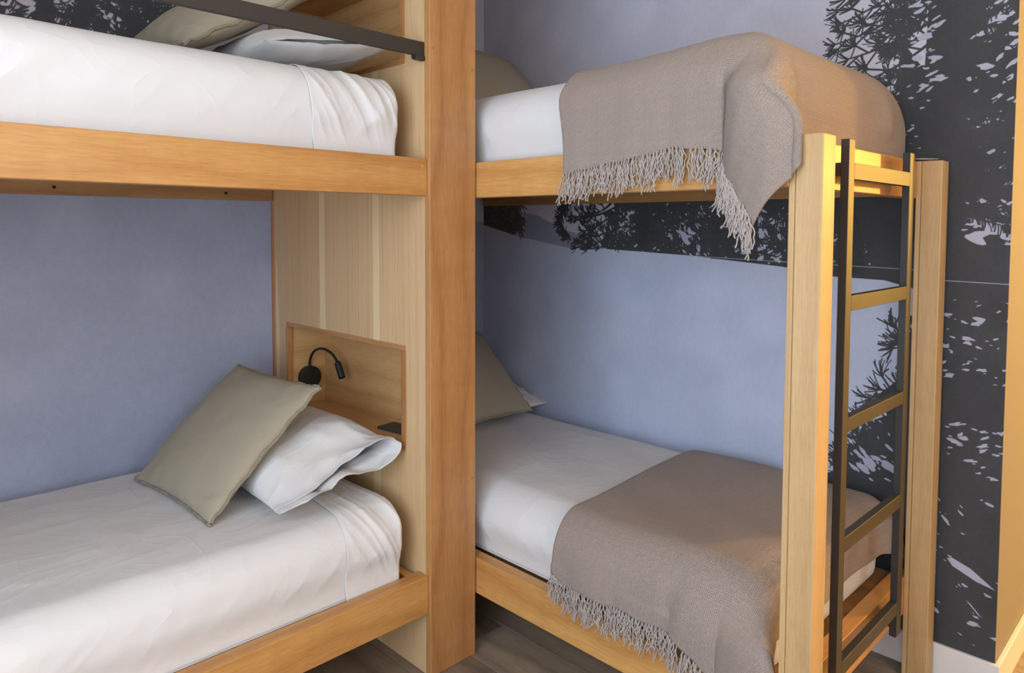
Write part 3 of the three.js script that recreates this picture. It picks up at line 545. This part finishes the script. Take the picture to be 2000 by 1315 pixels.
// ---------------------------------------------------------------- blankets
// a rectangular cloth (p across the bed, q along it) laid over the bed corner; beyond the edges it falls over a rounded rim
const roll = (p, k) => { const d = Math.min(0.119, Math.max(0, p - 0.945)); return k * (0.12 - Math.sqrt(0.0144 - d * d)); };   // falls away over the edge next to the wall
function blanket(o) {
  const t = thing('throw_blanket', o.label, 'blanket', 'taupe throw blankets');
  const { pe, qe, R, top } = o;
  const pos = (p, q) => {
    const a = Math.max(0, pe - p), b = Math.max(0, q - qe), r = Math.hypot(a, b);
    let phi = r > 1e-6 ? Math.atan2(b, a) / (Math.PI / 2) : 0;
    phi = o.warp(phi, r) * Math.PI / 2;
    const arc = R * Math.PI / 2;
    let out, dy;
    if (r < arc) { const th = r / R; out = R * Math.sin(th); dy = R * (1 - Math.cos(th)); } else { out = R; dy = R + (r - arc); }
    const drop = sstep(0.02, 0.16, r);
    let nx = -Math.cos(phi), nz = Math.sin(phi);
    const x0 = Math.max(p, pe), z0 = Math.min(q, qe);
    let x = x0 + nx * out, z = z0 + nz * out, y = top - dy;
    const ex = o.shape(p, q, a, b, r, phi, y, r > 1e-6 ? Math.atan2(b, a) / (Math.PI / 2) : 0);
    x += nx * (drop * ex.n); z += nz * (drop * ex.n) + (ex.z || 0); y += ex.y || 0; x += ex.x || 0;
    if (b > 0.02 && phi > 1.2 && o.least) y = Math.max(y, o.least);
    return [x, y, z];
  };
  const P = (u) => mix(o.p1, o.p0, u), Q = (u, v) => mix(o.q0(P(u)), o.q1, v);
  const hang = (u, v) => { const q = Q(u, v); return mix(o.p1, o.hem(q), u); };
  const f = (u, v) => pos(hang(u, v), Q(u, v));
  const E = 0.003, inBox = (P, a, b, c, d, e, g2) => P.x > a - E && P.x < b + E && P.y > c - E && P.y < d + E && P.z > e - E && P.z < g2 + E;
  const timber = (P) => inBox(P, XR, 0.2476, 0, 1.577, PZ0, PZ1) || inBox(P, QX0, QX1, 0, 1.577, RFRONT, PZ1) || [[YU0, YU1], [YL0, YL1]].some(([y0, y1]) => inBox(P, XR, XR + 0.042, y0, y1, 0, PZ0) || inBox(P, XR + 0.042, XB - 0.03, y0, y1, RZ0, RFRONT));
  const g = solidSheet(190, 150, f, (u, v) => [hang(u, v), Q(u, v)], 0.004, false, timber);
  const body = mesh('blanket_cloth', g, M.blanket, t);
  const tassels = [];
  const R2 = rng(o.seed);
  const mk = (base, dir, len) => {                                // one knotted tassel: a few limp yarns
    const list = [], n = 4 + Math.floor(R2() * 2);
    for (let k = 0; k < n; k++) {
      const sp = (k - (n - 1) / 2) * 0.0028, L = len * (0.75 + R2() * 0.38), w1 = (R2() - 0.5) * 0.02, w2 = (R2() - 0.5) * 0.022, fx = R2() * 0.005, ph = R2() * 6;
      const pts = [0, 0.1, 0.22, 0.36, 0.5, 0.64, 0.76, 0.88, 1].map((s, i) => new THREE.Vector3(base[0] + dir[0] * L * s - fx * s + 0.0035 * Math.sin(s * 9 + k), base[1] + dir[1] * L * s, base[2] + dir[2] * L * s + sp * Math.min(1, s * 4) + w1 * s * (1 - s) * 3 + w2 * s * s + 0.0026 * Math.sin(s * 17 + ph) * Math.min(1, s * 5)));
      list.push(new THREE.TubeGeometry(new THREE.CatmullRomCurve3(pts), 14, 0.0017 - 0.0003 * R2(), 5));
    }
    mesh('tassel', list, M.yarn, t);
  };
  const n = o.tassels; let last = 0;
  for (let i = 0; i < n; i++) {
    const v = (i + 0.3 + R2() * 0.4) / n * o.fringeTo, e = f(1, v), e2 = f(0.985, v);
    if (R2() < 0.06) continue;
    const d = new THREE.Vector3(-0.10 + (R2() - 0.5) * 0.1, -1, (R2() - 0.5) * 0.22).normalize();
    mk([e[0] - 0.001, e[1] + 0.003, e[2]], [d.x, d.y, d.z], o.tlen * (0.85 + R2() * 0.3));
  }
  for (const e of o.extra || []) mk(...e);
  return t;
}
blanket({
  label: 'taupe waffle blanket with long tassels hanging over the upper bunk side', seed: 21, least: 1.553,
  p1: 1.062, p0: 0.06, q0: (p) => 1.352 + 0.045 * sstep(0.4, 0.1, p), q1: 2.225, pe: 0.31, qe: 1.885, R: 0.11, top: UTOP + 0.028,
  warp: (f, r) => { const k = sstep(0.10, 0.22, r); return mix(f, 0.05 * f + 0.95 * sstep(0.62, 0.90, f), k); },
  hem: (q) => { const T = [[1.3, 0.386], [1.41, 0.373], [1.51, 0.358], [1.63, 0.345], [1.735, 0.329], [1.806, 0.330], [1.874, 0.342], [1.914, 0.358], [1.96, 0.38], [2.4, 0.385]]; let i = 0; while (i < T.length - 2 && q > T[i + 1][0]) i++; const k = sstep(T[i][0], T[i + 1][0], q); return 0.31 - mix(T[i][1], T[i + 1][1], k) - 0.003 * Math.sin(q * 60); },
  shape: (p, q, a, b, r, phi, y, raw) => {
    const c = Math.cos(phi), s = Math.sin(phi), low = sstep(0.05, 0.28, r);
    let n = 0.032 * c * sstep(0.06, 0.2, r);                                        // clears the rail
    n += 0.022 * c * low * sstep(0.05, 0.4, raw) * (1 - 0.6 * sstep(0.5, 0.62, raw)) - (0.030 - 0.026 * sstep(0.2, 0.3, r)) * low * bell(q - 1.915 - 0.12 * (0.25 - r), 0.024) * c;
    n += 0.002 * c * Math.sin(q * 31 + r * 5) * low + 0.001 * c * low * Math.sin(q * 75);
    n += s * low * (0.014 * (Math.sin(p * 15 + 0.9) + 0.5) + 0.005 * Math.sin(p * 37)) * sstep(1.60, 1.67, y) - s * 0.008 * low;
    n = Math.max(n, c * mix(-0.006, 0.024, sstep(0.14, 0.22, r)));
    return { n, y: -roll(p, 0.65) + 0.012 * bell(q - 1.84, 0.14) * (1 - sstep(0, 0.15, r)) + 0.006 * Math.sin(p * 9) * Math.sin(q * 8) * (1 - low), z: c * c * c * sstep(0.1, 0.3, r) * 0.165 * Math.pow(Math.min(1, raw / 0.62), 2.2) };
  },
  tassels: 78, fringeTo: 1, tlen: 0.082,
  extra: [[[1.03, 1.586, 2.03], [0.3, -0.04, 0.9], 0.07], [[1.05, 1.588, 2.04], [0.5, -0.03, 0.6], 0.06], [[1.02, 1.584, 2.045], [0.9, -0.01, 0.4], 0.06]],
});
blanket({
  label: 'taupe waffle blanket with short tassels spread over the lower bunk', seed: 33,
  p1: 1.062, p0: 0.06, q0: (p) => 1.30 + 0.055 * sstep(1.0, 0.3, p), q1: 2.118, pe: 0.285, qe: 1.905, R: 0.09, top: LTOP + 0.019,
  warp: (f, r) => { const k = sstep(0.10, 0.24, r); return mix(f, 0.06 * f + 0.94 * sstep(0.60, 0.92, f), k); },
  hem: (q) => 0.285 - (0.222 + 0.015 * sstep(1.34, 1.42, q) + 0.045 * sstep(1.75, 1.92, q) + 0.003 * Math.sin(q * 50)),
  shape: (p, q, a, b, r, phi, y, raw) => {
    const c = Math.cos(phi), s = Math.sin(phi), low = sstep(0.03, 0.24, r), far = sstep(0.93, 1.06, p) * sstep(0.04, 0.2, b);
    let n = 0.026 * c * sstep(0.06, 0.2, r);
    n += c * low * (0.035 * bell(q - 1.92, 0.10) - 0.022 * bell(q - 1.735 - 0.30 * (0.22 - r), 0.028) + 0.008 * Math.sin(q * 22));
    n += s * low * 0.006 * (Math.sin(p * 15) - 1);
    if (r > 0.16) n = Math.max(n, 0.024 * c * sstep(0.16, 0.2, r) - 0.02 * s);
    return { n, y: -roll(p, 0.3) + 0.010 * bell(q - 1.88, 0.2) * bell(p - 0.3, 0.2) + 0.005 * Math.sin(p * 7 + 1) * Math.sin(q * 9) * (1 - low) - 0.02 * far, z: 0.035 * far + c * c * c * sstep(0.08, 0.25, r) * 0.11 * Math.pow(Math.min(1, raw / 0.62), 2.0), x: 0.02 * far };
  },
  tassels: 74, fringeTo: 1, tlen: 0.07, extra: [],
});

// ---------------------------------------------------------------- pillows and cushions
function frame(o, u, v) { const U = new THREE.Vector3(...u).normalize(), V = new THREE.Vector3(...v); V.addScaledVector(U, -V.dot(U)).normalize(); const N = U.clone().cross(V); return new THREE.Matrix4().makeBasis(U, V, N).setPosition(...o); }
// a filled square cushion: two puffed faces meeting in a seam, corners drawn out
function cushionParts(L, W, T, seed, o) {
  const n = 56, face = (sgn) => (u, v) => {
    const a = Math.sin((u - 0.5) * Math.PI), b = Math.sin((v - 0.5) * Math.PI) ;
    const x = L / 2 * a * (1 - 0.055 * (1 - b * b) * a * a), y = W / 2 * b * (1 - 0.055 * (1 - a * a) * b * b);
    const k = Math.pow(Math.max(0, (1 - a * a) * (1 - b * b)), 0.42);
    const edge = sstep(1, 0.6, Math.max(Math.abs(a), Math.abs(b)));
    const wr = (crease(x * 9 + y * 5, y * 9 - x * 4, seed + sgn) - 0.4) * 0.008 * (1 - edge * 0.75) * Math.min(1, k * 3) + (fbm(x * 5, y * 5, seed, 3) - 0.45) * 0.014 * k;
    return [x, y, sgn * (T / 2 * k * (sgn * o.back > 0 ? 0.68 : 1) + wr)];
  };
  const one = (sgn) => { const g = new THREE.BufferGeometry(), pos = [], uv = [], ind = []; const f = face(sgn); for (let i = 0; i <= n; i++) for (let j = 0; j <= n; j++) { const p = f(i / n, j / n); pos.push(...p); uv.push(p[0], p[1]); } for (let i = 0; i < n; i++) for (let j = 0; j < n; j++) { const a = i * (n + 1) + j, b = a + n + 1; sgn > 0 ? ind.push(a, b, b + 1, a, b + 1, a + 1) : ind.push(a, b + 1, b, a, a + 1, b + 1); } g.setAttribute('position', new THREE.Float32BufferAttribute(pos, 3)); g.setAttribute('uv', new THREE.Float32BufferAttribute(uv, 2)); g.setIndex(ind); g.computeVertexNormals(); return g; };
  const f = face(1), rim = []; const S = 40;
  for (const [ax, rev, c] of [[0, 0, 0], [1, 0, 1], [0, 1, 1], [1, 1, 0]]) for (let i = 0; i < S; i++) { const t = rev ? 1 - i / S : i / S; const p = ax ? f(c, t) : f(t, c); const k = 1.012; rim.push(new THREE.Vector3(p[0] * k, p[1] * k, 0.0035 * Math.sin(i * 0.9 + c * 3) + 0.002 * Math.sin(i * 2.3))); }
  const seam = new THREE.TubeGeometry(new THREE.CatmullRomCurve3(rim, true), 200, 0.0042, 6, true);
  return [merge([one(1), one(-1)]), seam];
}
function cushion(label, o, u, v, L, W, T, seed, mat = M.linen, seamMat = M.linenDark) {
  const t = thing('cushion', label, 'cushion', 'olive cushions on the bunks'), [b, s] = cushionParts(L, W, T, seed, { back: new THREE.Vector3(...u).cross(new THREE.Vector3(...v)).y > 0 ? -1 : 1 });
  mesh('cover', b, mat, t); mesh('seam', s, seamMat, t);
  t.applyMatrix4(frame(o, u, v));
  return t;
}
cushion('olive linen cushion leaning on the white pillow under the niche lamp', [-0.377, 0.714, 0.45], [0.05, 0.0, 1], [0.345, 0.325, -0.02], 0.535, 0.475, 0.13, 3);
cushion('olive linen cushion on the upper bunk behind the black guard bar', [-0.37, 2.015, 0.46], [0.0, -0.12, 1], [0.39, 0.245, 0], 0.53, 0.48, 0.16, 13);
cushion('olive linen cushion in the dark corner of the lower bunk beside the snow mural', [0.665, 0.722, 0.354], [-1, 0, 0.03], [0.03, 0.31, -0.34], 0.53, 0.46, 0.13, 23);
cushion('olive linen cushion in the corner of the upper bunk beside the tasselled blanket', [0.825, 2.012, 0.352], [-1, 0, 0.03], [0.03, 0.31, -0.30], 0.53, 0.44, 0.13, 33);

// a pillow in its case: closed and full at one end, the case left open at the other
function pillow(label, o, u, v, L, W, T, seed, openAmt = 1) {
  const t = thing('pillow', label, 'pillow', 'white pillows on the bunks'), low = new THREE.Vector3(...u).cross(new THREE.Vector3(...v)).y > 0 ? -1 : 1;
  const f = (a, s) => {                                          // a around, s along the length (0 closed end, 1 open end)
    const th = a * Math.PI * 2, c = Math.cos(th), si = Math.sin(th);
    const full = Math.pow(Math.max(0, Math.sin(Math.PI * clamp(s * 0.86 + 0.0))), 0.55);
    const flat = 0.02 + 0.98 * full * sstep(1.0, 0.72, s) ;
    const ww = W / 2 * (1 - 0.05 * Math.sin(Math.PI * s)) ;
    let y = Math.sign(c) * Math.pow(Math.abs(c), 0.75) * ww;
    const k = y / (W / 2);
    const lens = Math.pow(Math.max(0, 1 - k * k), 0.5);
    const open = openAmt * sstep(0.84, 1, s) * bell(k - 0.62, 0.38);
    let z = si * (T / 2 * flat) * (si * low > 0 ? 0.72 : 1) + Math.sign(si) * (0.003 * lens + 0.034 * open * Math.min(1, Math.abs(si) * 3));
    let x = -L / 2 + L * s;
    x += 0.012 * Math.sin(k * 5 + seed) * sstep(0.7, 1, s) + (si > 0 ? -0.012 : 0.018) * sstep(0.9, 1, s);
    z += (crease(x * 7 + y * 3, y * 8 - x * 3, seed + (si > 0 ? 0 : 7)) - 0.4) * 0.017 * lens * (0.5 + 0.7 * sstep(0.45, 0.85, s)) * Math.sign(si);
    z += (fbm(x * 4, y * 4, seed + 3, 3) - 0.45) * 0.02 * lens * Math.sign(si) * flat;
    y += open * 0.012;
    return [x, y, z];
  };
  mesh('pillowcase', solidSheet(110, 90, f, (a, s) => [s * L, a * W * 2], 0.002, true), M.sheet, t);
  const fill = slabPillow(L * 0.8, W * 0.9, T * 0.7); fill.translate(-L * 0.06, 0, 0);
  mesh('filling', fill, M.sheet, t);
  t.applyMatrix4(frame(o, u, v));
  return t;
}
function slabPillow(L, W, T) { const g = new THREE.SphereGeometry(1, 32, 20), p = g.attributes.position; for (let i = 0; i < p.count; i++) { const q = [p.getX(i), p.getY(i), p.getZ(i)].map((c) => Math.sign(c) * Math.pow(Math.abs(c), 0.7)); p.setXYZ(i, q[0] * L / 2, q[1] * W / 2, q[2] * T / 2 * 0.8); } g.computeVertexNormals(); return g; }
pillow('white pillow with open pillowcase end leaning on the panel below the niche lamp', [-0.205, 0.645, 0.54], [-0.03, 0.0, 1], [0.36, 0.115, 0.02], 0.66, 0.40, 0.165, 4);
pillow('white pillow leaning on the panel of the upper bunk behind the guard bar', [-0.215, 1.898, 0.555], [0.03, 0.0, -1], [0.37, 0.055, 0.02], 0.64, 0.41, 0.16, 14);
pillow('white pillow behind the olive cushion in the lower bunk corner', [0.778, 0.610, 0.255], [1, 0.0, 0.02], [0.0, 0.10, -0.37], 0.62, 0.40, 0.115, 24, 0.6);
pillow('white pillow behind the olive cushion in the upper bunk corner', [0.72, 1.896, 0.25], [1, 0.0, 0.02], [0.0, 0.10, -0.37], 0.62, 0.40, 0.095, 34, 0.6);

// ---------------------------------------------------------------- niche lamp and the pad beside it
{
  const t = thing('reading_lamp', 'small black gooseneck reading lamp inside the timber niche', 'lamp');
  const z0 = NZ0 + 0.0005;
  const prof = [[0, 0], [0.043, 0], [0.0445, 0.002], [0.0445, 0.022], [0.042, 0.0255], [0, 0.0262]].map(([a, b]) => new THREE.Vector2(a, b));
  const b = new THREE.LatheGeometry(prof, 48); b.rotateX(Math.PI / 2); b.translate(0.087, 0.780, z0);
  const base = mesh('base', b, M.lampBlack, t);
  const sw = new THREE.SphereGeometry(0.002, 10, 8); const s = mesh('indicator', sw, M.whitePaint, base, 'tiny pale indicator dot'); s.position.set(0.09, 0.749, z0 + 0.026);
  const curve = new THREE.CatmullRomCurve3([[0.087, 0.815, 0.124], [0.087, 0.845, 0.126], [0.087, 0.880, 0.150], [0.088, 0.901, 0.195], [0.092, 0.902, 0.245], [0.097, 0.886, 0.287], [0.1, 0.862, 0.312]].map((a) => new THREE.Vector3(...a)));
  mesh('gooseneck', new THREE.TubeGeometry(curve, 60, 0.0050, 12), M.lampBlack, t);
  const hp = [[0, 0], [0.0075, 0], [0.0085, 0.004], [0.0120, 0.006], [0.0128, 0.009], [0.0128, 0.066], [0.0118, 0.068], [0.0105, 0.066], [0, 0.064]].map(([a, c]) => new THREE.Vector2(a, c));
  const hg = new THREE.LatheGeometry(hp, 32);
  const head = mesh('lamp_head', hg, M.lampBlack, t);
  const dir = new THREE.Vector3(0.0, -0.058, 0.034).normalize();
  head.position.set(0.1, 0.866, 0.310); head.quaternion.setFromUnitVectors(new THREE.Vector3(0, 1, 0), dir);
  const pd = mesh('flat_pad', bx(-0.038, 0.038, 0, 0.008, -0.075, 0.075, 0, 0.003), M.pad);
  pd.position.set(0.118, NL[0] + 0.0005, 0.69); pd.rotation.y = 0.12;
  pd.userData = { label: 'thin flat black pad lying on the floor of the timber niche', category: 'pad' };
}

// ---------------------------------------------------------------- lamps of the room
function globeLamp(name, label, x, y, z, r, color, candela, glow) {        // a glass globe on a stem from the ceiling
  const t = thing(name, label, 'lamp');
  mesh('canopy', new THREE.CylinderGeometry(0.05, 0.05, 0.02, 24).translate(x, CEIL - 0.011, z), M.whitePaint, t);
  mesh('stem', new THREE.CylinderGeometry(0.006, 0.006, CEIL - 0.02 - y - r, 10).translate(x, (CEIL - 0.02 + y + r) / 2, z), M.lampBlack, t);
  mesh('globe', new THREE.SphereGeometry(r, 32, 20).translate(x, y, z), new THREE.MeshPhysicalMaterial({ color: 0xffffff, emissive: color, emissiveIntensity: glow, roughness: 0.4 }), t);
  const l = new THREE.PointLight(color, candela, 0, 2); l.position.set(x, y, z); l.castShadow = true; l.shadow.radius = 3; scene.add(l);
}
globeLamp('hall_lamp', 'warm glass globe lamp hanging in the passage past the mural wall', 3.6, 1.8, 3.83, 0.08, new THREE.Color().setRGB(1.0, 0.57, 0.11), 19, 6);
globeLamp('room_lamp', 'glass globe lamp hanging by the window of the bunk room', -0.5, 2.2, 4.0, 0.09, new THREE.Color().setRGB(1.0, 0.80, 0.56), 1.7, 3);

renderer.render(scene, camera);
